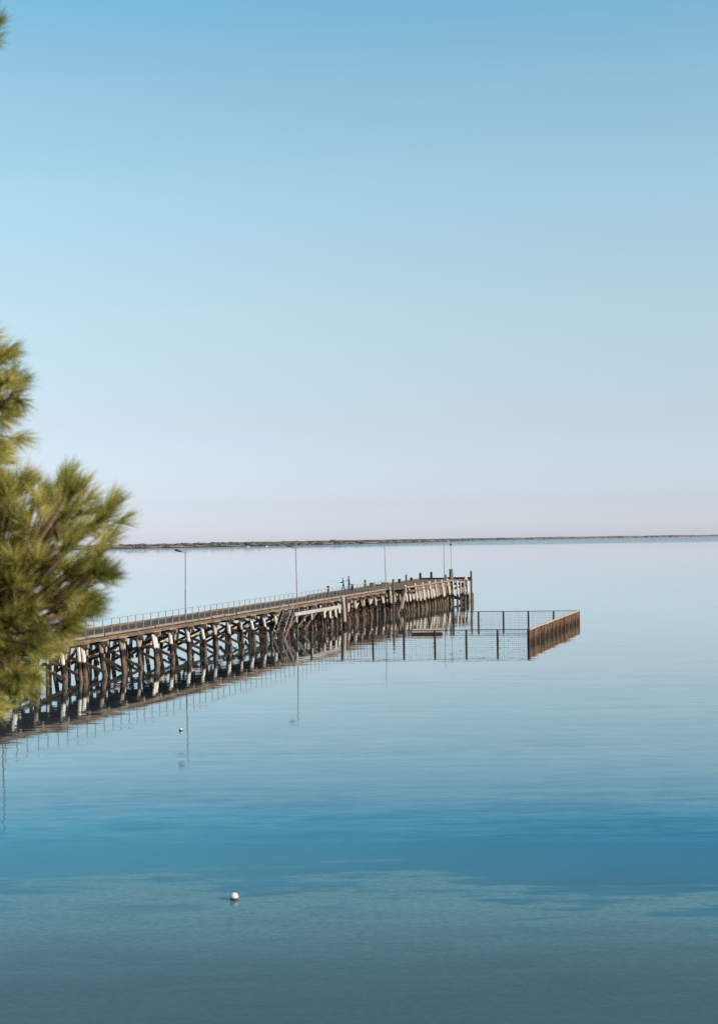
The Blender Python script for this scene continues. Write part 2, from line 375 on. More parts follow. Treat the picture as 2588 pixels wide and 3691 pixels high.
C.view_settings.view_transform = 'Standard'; C.view_settings.look = 'None'
C.view_settings.exposure = .3; C.view_settings.gamma = 1.
C.render.engine = 'CYCLES'
C.cycles.max_bounces = 6; C.cycles.diffuse_bounces = 2; C.cycles.glossy_bounces = 3; C.cycles.transparent_max_bounces = 6
C.cycles.caustics_reflective = False; C.cycles.caustics_refractive = False
C.cycles.use_denoising = False

# ------------------------------------------------------------------ sea, bank, far shore
tag(MB().add([(-16000, -60, 0), (16000, -60, 0), (16000, 14500, 0), (-16000, 14500, 0)], [(0, 1, 2, 3)]).build('sea', M['water']), kind='structure')
def bank():
    m = MB(); nx, ny = 60, 48
    ys = [-40 + 66 * j / ny for j in range(ny + 1)]
    prof = [(-40, 8.6), (0, 8.15), (4, 8.0), (7, 7.0), (10, 5.2), (20, .9), (24, -.3), (26, -1.)]
    def h(y):
        for (a, za), (b, zb) in zip(prof, prof[1:]):
            if a <= y <= b: return za + (zb - za) * (y - a) / (b - a)
        return -1.
    vs = []
    for y in ys:
        for i in range(nx + 1):
            x = -60 + 120 * i / nx
            vs.append((x, y, h(y) + .12 * math.sin(x * .7 + y) - .12 + .1 * math.sin(x * 1.9 - y * .8)))
    fs = [(j * (nx + 1) + i, j * (nx + 1) + i + 1, (j + 1) * (nx + 1) + i + 1, (j + 1) * (nx + 1) + i) for j in range(ny) for i in range(nx)]
    tag(m.add(vs, fs).build('ground', M['bank'], smooth=True), kind='structure')
bank()
# far shore: (x, y) of its water line, and how high the land stands behind it
shore = [(-1500, 2250, 7.), (-700, 2480, 7.), (-415, 2650, 5.), (-330, 2780, 5.8), (-200, 3000, 6.6), (-118, 3277, 7.3), (75, 3900, 8.), (330, 5300, 8.), (567, 7100, 8.), (1100, 8300, 8.5), (2461, 10250, 8.5), (5200, 13000, 9.)]
def shore_at(u):
    i = min(int(u), len(shore) - 2); f = u - i
    return [a + (b - a) * f for a, b in zip(shore[i], shore[i + 1])]
def far_land():
    m = MB(); rows = [(0, -.4), (4, .35), (14, 1.1), (30, 2.6), (70, 4.2), (160, 6.), (400, 7.4), (900, 8.)]
    N = 40 * (len(shore) - 1); vs = []
    for k in range(N + 1):
        x, y, hh = shore_at(k / 40 * .99999)
        jit = 12 * math.sin(k * .37) + 8 * math.sin(k * .91)
        for dy, z in rows:
            zz = z * hh / 8.
            if z > 2: zz *= 1 + .16 * math.sin(k * .43 + dy * .02) + .10 * math.sin(k * 1.3 + dy * .05)
            vs.append((x - .25 * dy, y + jit + dy * 1.0, zz))
    r = len(rows)
    fs = [(k * r + j, (k + 1) * r + j, (k + 1) * r + j + 1, k * r + j + 1) for k in range(N) for j in range(r - 1)]
    tag(m.add(vs, fs).build('land', M['land'], smooth=True), kind='structure')
    # low scrub and trees crowding that shore, too far off to count
    s = MB(); rnd = random.Random(5)
    for i in range(900):
        u = rnd.random() ** 1.0 * (len(shore) - 1) * .9999
        x, y, hh = shore_at(u); dy = rnd.choice((rnd.uniform(35, 110), rnd.uniform(110, 420)))
        zb = [4.2, 6.][dy > 110] * hh / 8. - 1.2
        if rnd.random() < .25 and u > 4: dy = rnd.uniform(8, 30); zb = .5
        rr = rnd.uniform(2.5, 7.) * (1 + (u / 9) * 1.6); ht = rnd.choice((1.2, 1.6, 2., 2.6, 5.2 if u < 6 else 3.)) * rnd.uniform(.8, 1.15)
        c = Vector((x - .25 * dy, y + dy, zb))
        n = 6
        base = [c + Vector((rr * math.cos(a) * rnd.uniform(.7, 1.2), rr * math.sin(a), 0)) for a in [2 * math.pi * q / n for q in range(n)]]
        mid = [c + Vector(((p - c).x * rnd.uniform(.75, 1.15), (p - c).y, ht * rnd.uniform(.45, .75) + 1.)) for p in base]
        top = c + Vector((rnd.uniform(-.4, .4) * rr, 0, ht + 1.))
        s.add(base + mid + [top], [(q, (q + 1) % n, n + (q + 1) % n, n + q) for q in range(n)] + [(n + q, n + (q + 1) % n, 2 * n) for q in range(n)])
    tag(s.build('scrub_woodland', M['scrub']), 'dark low scrub and trees along the far shore', 'woodland', kind='stuff')
far_land()
def boat(x, y, rz, L, label):
    e = empty('moored_boat', (x, y, 0), rz, label, 'boat', 'boats off the far shore')
    prof = [(-.5, .30), (-.2, .34), (.2, .28), (.42, .14), (.5, .02)]
    vs = []
    for fx, hw in prof:
        vs += [(fx * L, -hw * L * .5, .85 + .25 * max(0, fx)), (fx * L, -hw * L * .34, -.2), (fx * L, hw * L * .34, -.2), (fx * L, hw * L * .5, .85 + .25 * max(0, fx))]
    fs = [(i * 4 + k, (i + 1) * 4 + k, (i + 1) * 4 + (k + 1) % 4, i * 4 + (k + 1) % 4) for i in range(4) for k in range(4)] + [(0, 1, 2, 3), (19, 18, 17, 16)]
    MB().add(vs, fs).build('hull', M['white'], e)
    MB().box(-.12 * L, .16 * L, -.1 * L, .1 * L, .8, 1.75).build('cabin', M['white'], e)
for x, y, rz, L, lab in ((-196, 2640, .2, 8.5, 'small white boat off the far shore, leftmost and largest of three'), (-168, 2720, .5, 5.5, 'tiny white boat off the far shore, between two others'), (-144, 2800, -.3, 6., 'tiny white boat off the far shore, rightmost of three')):
    boat(x, y, rz, L, lab)

# ------------------------------------------------------------------ the jetty   local axes: x = w (towards the open side), y = s (out to sea)
O = Vector((-20.33, 105.6, 0)); SL = .268
T = Vector((SL, 1, 0)).normalized(); RZ = -math.atan2(T.x, T.y)
def dz(s): return 3.0 + .003 * s
def W(s, w_, z=0.): return O + T * s + Vector((T.y, -T.x, 0)) * w_ + Vector((0, 0, z))
J = empty('jetty', O, RZ, 'long weathered timber jetty on piles running out to sea', 'jetty')
def part(mb, name, m, parent=None, smooth=False, label=None):
    o = mb.build(name, M[m], parent or J, smooth)
    if label: o['label'] = label
    return o
S0 = -62.; SW_ = 74.; SH = 92.; SE = 134.6

def slab(poly, th, mb):
    n = len(poly)
    vs = [(x, y, dz(y)) for x, y in poly] + [(x, y, dz(y) - th) for x, y in poly]
    return mb.add(vs, [tuple(range(n)), tuple(range(2 * n - 1, n - 1, -1))] + [(i + n, (i + 1) % n + n, (i + 1) % n, i) for i in range(n)])
part(slab([(0, S0), (0, SH), (-5.3, SH), (-5.3, SW_), (-4.05, SW_ - .5), (-4.05, S0)], .12, MB()), 'deck', 'deck')
HEAD = [(.45, SH + .004), (.9, 97.), (1.6, 104.), (1.75, 126.), (4.4, 127.2), (4.4, 128.), (3.1, SE), (-5.3, SE), (-5.3, SH + .004)]
part(slab(HEAD, .12, MB()), 'deck', 'deckh', label='redder planked deck of the wide seaward end')

def kerb(pts, name='kerb', m='kerb', w_=.2, h=.2, lift=0.):
    mb = MB()
    for (a, b) in zip(pts, pts[1:]):
        n = max(1, int(Vector((b[0] - a[0], b[1] - a[1])).length / 3.2))
        for k in range(n):
            p = [a[i] + (b[i] - a[i]) * k / n for i in (0, 1)]; q = [a[i] + (b[i] - a[i]) * (k + 1) / n for i in (0, 1)]
            gp = R(.01, .09); q = [q[i] - (q[i] - p[i]) * gp for i in (0, 1)]; jx = R(-.025, .025); p[0] += jx; q[0] += jx + R(-.012, .012)
            hh = h * R(.82, 1.12)
            mb.bar((p[0], p[1], dz(p[1]) + hh / 2 - .03 + lift), (q[0], q[1], dz(q[1]) + hh / 2 - .03 + lift), w_, hh)
    return part(mb, name, m)
kerb([(.04, S0), (.04, SH - .4)], h=.17)
kerb([(1.0, 98.), (1.62, 104.), (1.77, 125.8)])
kerb([(1.9, 126.1), (4.42, 127.3)])
kerb([(4.42, 127.5), (4.42, 128.), (3.1, SE)])
kerb([(3.0, SE + .05), (-5.2, SE + .05)], m='black', h=.3)
kerb([(-4.0, S0), (-4.0, SW_ - .8)], m='brace', h=.16)
kerb([(-5.22, SW_), (-5.22, SE - .2)], m='brace', h=.16)

# long timbers under the deck edge and across the bents
BENT = [18.9 + 3.4 * k for k in range(-24, 22)]; BENT = [s + R(-.32, .32) for s in BENT if S0 < s < 90.6]
HB = [94.5 + 4.1 * k for k in range(0, 10)]
def near_w(s):
    if s < SH: return 0.
    return .45 + (s - SH) * .09 if s < 97 else (.9 + (s - 97) * .1 if s < 104 else 1.6 + (s - 104) * .007)
def far_w(s): return -4.05 if s < SW_ else -5.3
def stringer(w_, a, b, name='stringer', hh=.28, wd=.2, m='beam'):
    mb = MB(); s = a; k = 0
    while s < b - .1:
        e = min(s + 6.8, b); d = .014 * (k % 2)
        mb.bar((w_ - d, s, dz(s) - .14 - hh / 2 + R(-.015, .015)), (w_ - d, e - .03, dz(e) - .14 - hh / 2 + R(-.015, .015)), wd, hh)
        s = e; k += 1
    return part(mb, name, m)
stringer(-.14, S0, 91.8); stringer(1.45, 104.5, 125.8)
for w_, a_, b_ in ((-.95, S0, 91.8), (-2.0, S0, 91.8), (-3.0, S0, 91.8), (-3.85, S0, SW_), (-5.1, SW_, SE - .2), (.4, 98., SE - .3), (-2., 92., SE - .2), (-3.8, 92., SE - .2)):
    stringer(w_, a_, b_, hh=.56, wd=.24, m='undershade')

def pile(top, bot, r, m='pile', name='pile', wob=.05, label=None):
    top, bot = Vector(top), Vector(bot); n = 6; pts = []; rs = []
    bx, by = R(-.06, .06), R(-.06, .06)
    for i in range(n):
        f = i / (n - 1); p = bot.lerp(top, f); k = math.sin(f * math.pi)
        pts.append(p + Vector((bx * k, by * k, 0))); rs.append(r * (1.04 - .1 * f) * R(.95, 1.05))
    return part(MB().tube(pts, rs, 10, wob), name, m, smooth=True, label=label)

inner = MB()
def inner_pile(top, bot, r):
    inner.tube([Vector(bot), Vector(bot).lerp(Vector(top), .5) + Vector((R(-.05, .05), R(-.05, .05), 0)), Vector(top)], [r, r * .96, r * .9], 8, .04)
for i, s in enumerate(BENT):
    z = dz(s); ct = z - .72; wf = far_w(s)
    if s < -16:          # the shoreward bents
        for w_ in (-.3, wf * .36, wf * .68, wf + .35): inner_pile((w_, s, ct), (w_ + R(-.1, .25), s + R(-.2, .2), -.6), R(.14, .2))
        inner.bar((.24, s, ct + .14), (wf - .2, s, ct + .14), .30, .27); inner.bar((wf + .1, s - .25, ct - .1), (.2, s - .25, .15), .09, .25); inner.bar((-.15, s + .25, ct - .1), (wf - .1, s + .25, .2), .09, .25)
        continue
    js = R(-.14, .14); r = R(.155, .205)
    out = R(-.02, .30)
    if R(0, 1) < .3:     # a later repair: second pile driven beside the old one
        q = random.choice((-.55, .5)); pile((-.28, s + q, ct + .1), (R(.0, .25), s + q + R(-.15, .15), -.6), R(.12, .16), random.choice(('pile', 'pile_b')))
    pile((-.30 + R(-.04, .04), s + js, ct), (out, s + js + R(-.28, .28), -.6), r, random.choice(('pile', 'pile', 'pile', 'pile_b', 'pile_c')))
    (inner_pile if s > 48 else pile)((wf + .35, s + js, ct), (wf - .05 + R(-.15, .1), s + js + R(-.1, .1), -.6), R(.14, .18))
    inner_pile((wf * .36 + R(-.1, .1), s + js, ct), (wf * .36 + R(-.2, .2), s + js, -.6), R(.13, .17))
    inner_pile((wf * .68 + R(-.1, .1), s + js, ct), (wf * .68 + R(-.2, .2), s + js, -.6), R(.13, .17))
    # crosshead (across), corbel (along), bolts of the framing
    part(MB().bar((.22 + R(-.05, .1), s + js, ct + .14), (wf - .2, s + js, ct + .14), .30, .27), 'crosshead', 'cap')
    L = R(.62, .85)
    part(MB().bar((-.14, s + js - L, ct + .335 + R(0, .02)), (-.14, s + js + L, ct + .335 + R(0, .02)), .26, .12), 'corbel', 'kerb' if i % 3 else 'beam')
    # transverse cross bracing, one timber each side of the piles
    if not (82 < s < 92):
        part(MB().bar((wf + .1, s + js - .25, ct - .10 + R(-.35, .05)), (.12 + out * .5, s + js - .25 + R(-.06, .06), .12 + R(-.08, .25)), .09, R(.2, .28)), 'cross_brace', 'brace')
        if R(0, 1) < .86: part(MB().bar((-.15, s + js + .25, ct - .1), (wf - .1, s + js + .25, .15 + R(-.1, .35)), .09, R(.2, .27)), 'cross_brace', 'brace')
# the wide seaward end: close-set raking piles along the open face
for i, s in enumerate(HB):
    z = dz(s); ct = z - .72; nw = near_w(s); js = R(-.1, .1)
    if s > 127: nw = 3.6 - (s - 128) * .15
    if s > 97.: pile((nw - .16, s + js, z + .42 + R(-.1, .15)), (nw + R(.25, .5), s + js + R(-.05, .15), -.6), R(.135, .165))
    part(MB().bar((nw - .05, s + js, ct + .14), (-5.2, s + js, ct + .14), .30, .27), 'crosshead', 'cap')
    for w_ in (nw - .9, .1, -1.0, -2., -3.0, -4., -5.0):
        for q in (0, 1.4, 2.7):
            if s + q < SE: inner_pile((w_, s + js + q, ct), (w_ + R(.0, .35), s + js + q + R(-.2, .2), -.6), R(.14, .18))
    part(MB().bar((-5.1, s + js - .25, ct - .1), (nw + .2, s + js - .25, .2), .09, .25), 'cross_brace', 'brace')
    part(MB().bar((nw - .3, s + js + .25, ct - .1), (-5.2, s + js + .25, .2), .09, .25), 'cross_brace', 'brace')
s = 99.4
while s < 126:
    if min(abs(s - h) for h in HB) > .5:
        nw = near_w(s); z = dz(s); pile((nw - .2 + R(-.1, .05), s, z - .1 - R(.0, .3)), (nw + R(.1, .45), s + R(-.1, .3), -.6), R(.11, .165), random.choice(('pile', 'pile', 'pile_b', 'pile_c')))
        if R(0, 1) < .8: inner_pile((nw - 1.1, s + .4, z - .7), (nw - .7, s + .5, -.6), .15)
    s += 1.02
for x, y in ((1.95, 126.0), (2.5, 126.3), (3.0, 126.5), (3.55, 126.8), (4.0, 127.1)):
    pile((x, y - .12, dz(y) + R(-.15, .05)), (x + R(-.05, .12), y - .25, -.6), R(.13, .19), random.choice(('pile', 'pile_b', 'pile')))
for y in (128.2, 130.2, 132.2, 134.2):
    x = 4.35 - (y - 128) * .19; pile((x, y, dz(y) - .2), (x + .25, y, -.6), .16, 'pile_b')
for k, (a_, b_) in enumerate(zip(BENT, BENT[1:])):     # lengthwise braces between the inner rows
    if -16 < a_ <= 55 and k % 3:
        z0, z1 = (.3, dz(a_) - .85) if k % 2 else (dz(a_) - .85, .3)
        inner.bar((-3.5, a_ + .3, z0), (-3.5, b_ - .3, z1), .1, .24); inner.bar((-1.7, a_, 1.35 + R(-.2, .2)), (-1.7, b_, 1.35 + R(-.2, .2)), .1, .24)
    if a_ > 55:
        for w_ in (-1.4, -3.2):
            z0, z1 = (.25, dz(a_) - .8) if k % 2 else (dz(a_) - .8, .25)
            inner.bar((w_, a_, z0), (w_, b_, z1), .1, .26); inner.tube([(w_ + R(-.2, .3), (a_ + b_) / 2, -.6), (w_, (a_ + b_) / 2, dz(a_) - .7)], .15, 8)
            inner.bar((w_ + .14, a_, 1.1), (w_ + .14, b_, 1.1), .1, .28)
io = part(inner, 'inner_pile', 'pile_b', smooth=True, label='many more piles and braces standing in rows under the deck'); io['kind'] = 'stuff'
mb = MB()   # horizontal walings on the open face of the seaward end
mb.bar((1.55, 98.6, dz(100) - .5), (1.66, 126., dz(126) - .5), .14, .26)
part(mb, 'waling', 'brace')

# fender piles
pile((1.6, 65.2, dz(65) + .25), (1.75, 65.2, -.6), .235, 'pile_grey', 'fender_pile', label='thick pale grey fender pile at the end of the landing')
pile((.35, 71.1, dz(71) - .1), (.5, 71.1, -.6), .2, 'pile_red', 'fender_pile', label='rust red fender pile beside the landing')


# handrail
hr = empty('handrail', (0, 0, 0), parent=J)
ps = [-53.5 + 1.5 * k for k in range(98)]; ps = [s for s in ps if s < SH - .6]
pm = MB().box(-.024, .024, -.024, .024, 0, 1.06); p0 = pm.build('post', M['rail'], hr); p0.location = (.06, ps[0], dz(ps[0]) + .12)
for s in ps[1:]:
    o = p0.copy(); COL.objects.link(o); o.parent = hr; o.location = (.06 + R(-.02, .02), s + R(-.05, .05), dz(s) + .12); o.rotation_euler = (R(-.012, .012), R(-.015, .015), 0)
mb = MB(); mb.tube([(.06, s, dz(s) + 1.18 + R(-.008, .008)) for s in ps], .034, 6)
mb.build('top_rail', M['rail'], hr)

# lower landing with its stair, on the open side
LZ, L0, L1 = 2.42, 47.4, 64.6
ld = empty('landing', (0, 0, 0), parent=J)
mb = MB(); k = L0
while k < L1 - .05: mb.box(.2, 1.42, k, k + .2, LZ - .07, LZ); k += .22
mb.build('landing_floor', M['deck'], ld)
MB().bar((1.5, L0 - .05, LZ - .06), (1.5, L1, LZ - .06), .12, .34).build('landing_beam', M['pale'], ld)
MB().bar((.2, L0 - .08, LZ - .05), (1.55, L0 - .08, LZ - .05), .1, .22).build('landing_beam', M['stair'], ld)
for s in (48.9, 52.2, 55.5):
    MB().bar((1.46, s, LZ - .2), (.05, s - .15, .35), .16, .16).build('knee_brace', M['pale'], ld)
for s in (58.4, 60.6, 62.8):
    MB().tube([(1.35, s, LZ - .24), (1.55, s, -.6)], .15, 9).build('landing_pile', M['pile'], ld, True)
for s in (48.3, 53.6):
    MB().tube([(1.4, s, LZ - .24), (1.5, s, -.6)], .11, 9).build('landing_pile', M['pile_b'], ld, True)

def stair(name, x0, x1, sa, za, sb, zb, nstep, rails, m='stair'):
    e = empty(name, (0, 0, 0), parent=J)
    mb = MB()
    for k in range(nstep):
        f = (k + .5) / nstep; s = sa + (sb - sa) * f; z = za + (zb - za) * f
        mb.box(x0 + .06, x1 - .06, s - .13, s + .13, z - .06, z)
    mb.build('tread', M[m], e)
    for x in (x0, x1):
        MB().bar((x, sa, za - .1), (x, sb, zb - .1), .08, .26).build('stair_stringer', M[m], e)
    for x in rails:
        MB().tube([(x, sa + .2, za + 1.0), (x, sa, za + .98), (x, sb, zb + .95), (x, sb - .02, zb - .3)], .032, 6).build('stair_rail', M['rail'], e)
        MB().tube([(x, sa + .1, za - .2), (x, sa + .1, za + 1.0)], .032, 6).build('stair_rail', M['rail'], e)
    return e
stair('stairs', .30, 1.40, L0 - .1, LZ, L0 - 3.6, -.3, 10, (.30, 1.42))
for x in (.32, 1.4):
    MB().tube([(x, L0 - 1.7, 1.3), (x + .05, L0 - 1.9, -.6)], .085, 8).build('landing_pile', M['pile_red'], ld, True)
stair('stairs', -.15, 1.05, 98.2, dz(98) - .15, 93.6, -.3, 14, ())
MB().bar((1.2, 98.2, dz(98) - .3), (1.22, 95.4, .6), .12, .2).build('stair_post', M['pale'], J)
for y, zt in ((92.4, .4), (92.9, .1)):
    pile((.3, y, dz(y) + zt), (.42, y, -.6), .13, 'pile_b')

# ------------------------------------------------------------------ lamps on the jetty
def lamp(s, w_, H, lean, label, arm=True):
    e = empty('lamp_post', W(s, w_, dz(s)), RZ, label, 'lamp post', 'lamp posts along the jetty')
    e.rotation_euler = (0, lean, RZ)
    MB().tube([(0, 0, 0), (0, 0, H * .45), (0, 0, H * .455), (0, 0, H)], [.058, .058, .046, .042], 8).build('pole', M['lamp'], e, False)
    bevel(MB().box(-.13, .13, -.13, .13, 0, .03).build('base_plate', M['lamp'], e), .008)
    if arm:
        MB().tube([(0, 0, H - .03), (-.32, .03, H + .05)], [.028, .024], 6).build('arm', M['lamp'], e)
        h = MB(); a, b = Vector((-.30, .03, H + .05)), Vector((-.98, .08, H + .21))
        h.tube([a, a.lerp(b, .12), a.lerp(b, .5), a.lerp(b, .9), b], [.03, .07, .10, .10, .06], 8).build('lamp_head', M['lamph'], e, True)
        MB().bar(a.lerp(b, .35) - Vector((0, 0, .085)), a.lerp(b, .88) - Vector((0, 0, .085)), .13, .04).build('lens', M['lampw'], e)
    else:
        MB().tube([(0, 0, H - .02), (-.03, .22, H + .05), (-.06, .62, H + .12)], [.028, .045, .03], 6).build('lamp_head', M['lamph'], e)
    return e
lamp(-9.2, -.55, 5.9, rad(.4), 'grey lamp post nearest the shore, mostly hidden behind the pine')
lamp(22.2, -.27, 5.9, rad(.8), 'grey lamp post with an outstretched head just right of the pine')
lamp(53.4, -.08, 5.95, rad(-.85), 'grey lamp post with an outstretched head above the lower landing')
lamp(93.2, -.35, 6.0, rad(-1.5), 'thin leaning lamp post by the second stair, right of the people', False)
lamp(122.0, 1.45, 5.9, rad(-.3), 'thin pale lamp post on the wide end, left of the navigation beacon', False)

# navigation beacon
e = empty('navigation_beacon', W(129.2, 1.0, dz(129)), RZ, 'navigation beacon, dark ball light on a thin pole above a thick timber post', 'beacon')
bevel(MB().tube([(0, 0, -.05), (.02, 0, 1.0), (.0, 0, 1.72)], [.33, .325, .31], 12, .03).build('timber_post', M['postg'], e), .03)
MB().tube([(.03, 0, 1.7), (.03, 0, 5.35)], .035, 7).build('pole', M['lamp'], e)
MB().lathe((.03, 0, 5.3), [(.05, 0), (.13, .04), (.16, .14), (.15, .24), (.08, .32), (.02, .36)], 12).build('light', M['black'], e, True)

# mooring posts and bollards: everything standing on the deck
def post(s, w_, h, r, m, label, cat='mooring post', name='mooring_post', cap=0., z0=None, lean=0.):
    e = empty(name, W(s, w_, dz(s)), RZ + R(-.3, .3), label, cat, 'posts and bollards on the jetty')
    b = -.05 if z0 is None else z0
    MB().tube([(0, 0, b), (.01, 0, h * .5), (lean, 0, h - .05), (lean, 0, h)], [r * 1.03, r, r * .97, r * .84], 12, .03).build('shaft', M[m], e, False)
    if cap: MB().lathe((lean, 0, h), [(r * 1.1, 0), (r * cap, .03), (r * cap, .11), (r * .7, .15)], 12).build('cap', M[m], e, True)
    return e
post(80.7, -4.6, .78, .135, 'post', 'dark capped mooring post left of the two people', cap=1.45)
post(79.2, -3.2, .34, .13, 'post', 'low stubby bollard in front of the person in teal', 'bollard', 'bollard')
post(93.1, -4.92, .58, .15, 'black', 'short black bollard right of the person in grey', 'bollard', 'bollard', cap=1.3)
post(98.9, -4.7, 1.08, .145, 'post', 'tall grey brown post between the people and the square block')
post(118.4, -4.6, .42, .20, 'black', 'squat black mushroom bollard on the far edge of the wide end', 'bollard', 'bollard', cap=1.35)
post(120.7, -4.1, 1.12, .14, 'post', 'grey brown post right of the mushroom bollard')
post(128.0, -5.0, .32, .22, 'black', 'low round black bollard just right of a grey brown post', 'bollard', 'bollard', cap=1.2)
post(136.0 - 1.7, -5.0, .88, .19, 'black', 'fat black round topped post, left one of the black pair', cap=.9)
post(134.2, -3.2, 1.18, .19, 'black', 'tall black post, right one of the black pair')
post(124.3, 1.15, 1.0, .15, 'post', 'grey post standing close beside the thin pale lamp post')
post(126.6, 4.62, 1.45, .15, 'post', 'tall post at the outermost right corner of the jetty', z0=-3.9)
post(92.5, .78, 1.35, .15, 'post', 'tall dark pile rising past the deck at the second stair', z0=-3.9)
def block(s, w_, wx, wy, h, m, name, label, cat):
    e = empty(name, W(s, w_, dz(s)), RZ, label, cat)
    bevel(MB().box(-wx / 2, wx / 2, -wy / 2, wy / 2, 0, h).build('body', M[m], e), .03)
    bevel(MB().box(-wx * .56, wx * .56, -wy * .56, wy * .56, h + .002, h + .07).build('lid', M[m], e), .02)
block(101.9, -4.5, .62, .6, .52, 'postg', 'timber_box', 'square timber box on the jetty right of a tall post', 'box')
block(105.8, -4.75, 1.5, .4, .16, 'brace', 'timber_stack', 'low dark timber lying on the far edge left of the leaning lamp', 'timber')
block(110.6, -4.8, 1.1, .5, .26, 'kerb', 'timber_stack', 'low pale timber lying on the far edge behind the leaning lamp', 'timber')

# ------------------------------------------------------------------ people on the jetty
def skin(name, verts, edges, radii, m, parent, sub=2, root=0):
    me = bpy.data.meshes.new(name); me.from_pydata([tuple(v) for v in verts], edges, []); me.update(); me.materials.append(m)
    o = bpy.data.objects.new(name, me); COL.objects.link(o); o.parent = parent
    md = o.modifiers.new('skin', 'SKIN'); md.use_smooth_shade = True
    for i, sv in enumerate(me.skin_vertices[0].data):
        r = radii[i]; sv.radius = (r, r) if isinstance(r, (int, float)) else r; sv.use_root = (i == root)
    s = o.modifiers.new('sub', 'SUBSURF'); s.levels = sub; s.render_levels = sub
    return o
def person(loc, rz, h, pose, mats, label, hat=None):
    """faces local -Y; pose gives hands, feet and the bow of the trunk; sizes follow the standing height h"""
    e = empty('person', loc, rz, label, 'person', None)
    k = h / 1.75
    def v(x, y, z): return Vector((x, y, z)) * k
    bow = pose.get('bow', 0.)
    pel = v(0, 0, .93); wst = v(0, -bow * .25, 1.10); che = v(0, -bow * .7, 1.30); nec = v(0, -bow, 1.46); hb = v(0, -bow - .03, 1.54); hm = v(0, -bow - .05, 1.63); ht = v(0, -bow - .05, 1.71)
    V = [pel, wst, che, nec, hb, hm, ht]; E_ = [(0, 1), (1, 2), (2, 3), (3, 4), (4, 5), (5, 6)]
    Rr = [(.15 * k, .11 * k), (.135 * k, .10 * k), (.165 * k, .11 * k), .052 * k, .07 * k, (.078 * k, .098 * k), .055 * k]
    def ad(p, par, r): V.append(p); E_.append((par, len(V) - 1)); Rr.append(r); return len(V) - 1
    arms = []; legs = []
    for sgn, hand, foot in ((-1, pose['lh'], pose['lf']), (1, pose['rh'], pose['rf'])):
        sh = v(sgn * .18, -bow * .92, 1.40); hd = v(*hand); mid = (sh + hd) / 2
        d = hd - sh; need = max(0., (.56 * k) ** 2 - d.length ** 2) ** .5 / 2
        el = mid + Vector((sgn * .25, .35, -.9)).normalized() * need
        a = ad(sh, 2, .055 * k); b = ad(el, a, .042 * k); c = ad(hd, b, .03 * k); arms.append((sh, el, hd))
        fd = (hd - el).normalized(); side = fd.cross(Vector((0, 0, 1))).normalized(); dn = Vector((0, 0, -1))
        pm = ad(hd + fd * .07 * k, c, .03 * k)
        for q in range(4):
            base = hd + fd * .085 * k + side * (q - 1.5) * .02 * k
            l = (.075, .085, .08, .062)[q] * k
            f1 = ad(base + fd * l * .5 + dn * .008 * k, pm, .0095 * k); ad(base + fd * l * .75 + dn * .04 * k, f1, .008 * k)
        t1 = ad(hd + fd * .04 * k - side * sgn * .045 * k, c, .011 * k); ad(hd + fd * .08 * k - side * sgn * .055 * k + dn * .015 * k, t1, .009 * k)
        hp = v(sgn * .09, 0, .88); ft = v(foot[0], foot[1], .08); kn = (hp + ft) / 2 + v(0, -.05, .02)
        a = ad(hp, 0, .088 * k); b = ad(kn, a, .06 * k); c = ad(ft, b, .042 * k); ad(v(foot[0], foot[1] - .16, .035), c, .036 * k); legs.append((hp, kn, ft, v(foot[0], foot[1] - .16, .035)))
    skin('body', V, E_, Rr, M['skin'], e)
    # face: nose, eyes and ears kept tiny
    MB().ball(hm + v(0, -.10, -.01), .017 * k, 8, 6).ball(hm + v(-.083, 0, 0), .022 * k, 8, 6).ball(hm + v(.083, 0, 0), .022 * k, 8, 6).build('nose_and_ears', M['skin'], e, True)
    MB().ball(hm + v(-.03, -.094, .02), .010 * k, 8, 6).ball(hm + v(.03, -.094, .02), .010 * k, 8, 6).build('eyes', M['black'], e, True)
    # clothing follows the body
    V = [v(0, 0, .90), wst, che, nec + v(0, 0, -.03)]; E_ = [(0, 1), (1, 2), (2, 3)]; Rr = [(.18 * k, .145 * k), (.17 * k, .14 * k), (.20 * k, .155 * k), .075 * k]
    for (sh, el, hd) in arms:
        V.append(sh); E_.append((2, len(V) - 1)); Rr.append(.075 * k)
        V.append(el); E_.append((len(V) - 2, len(V) - 1)); Rr.append(.058 * k)
        if pose.get('sleeves', True): V.append(el.lerp(hd, .9)); E_.append((len(V) - 2, len(V) - 1)); Rr.append(.045 * k)
    skin('jacket' if pose.get('sleeves', True) else 'shirt', V, E_, Rr, M[mats[0]], e)
    V = [v(0, 0, .97), v(0, 0, .89)]; E_ = [(0, 1)]; Rr = [(.155 * k, .115 * k), (.155 * k, .12 * k)]
    for (hp, kn, ft, toe) in legs:
        V += [hp, kn] + ([kn.lerp(ft, .93)] if pose.get('long', True) else []); b0 = len(V) - (3 if pose.get('long', True) else 2)
        E_.append((1, b0)); E_.append((b0, b0 + 1)); Rr += [.105 * k, .08 * k]
        if pose.get('long', True): E_.append((b0 + 1, b0 + 2)); Rr.append(.064 * k)
    skin('trousers', V, E_, Rr, M[mats[1]], e)
    for (hp, kn, ft, toe) in legs:
        bevel(MB().bar(Vector((ft.x, ft.y + .05, .045 * k)), Vector((toe.x, toe.y - .04, .04 * k)), .1 * k, .085 * k).build('shoe', M['navy'], e), .025, 3)
    mb = MB(); mb.ball(hm + v(0, .012, .025), .106 * k, 14, 10, 1.05)
    if mats[2] == 'hair': mb.v = [(x, y if z > hm.z or y > hm.y - .02 * k else y + .06 * k, z) for x, y, z in mb.v]
    h_ = mb.build('hair' if mats[2] == 'hair' else 'hood', M[mats[2]], e, True)
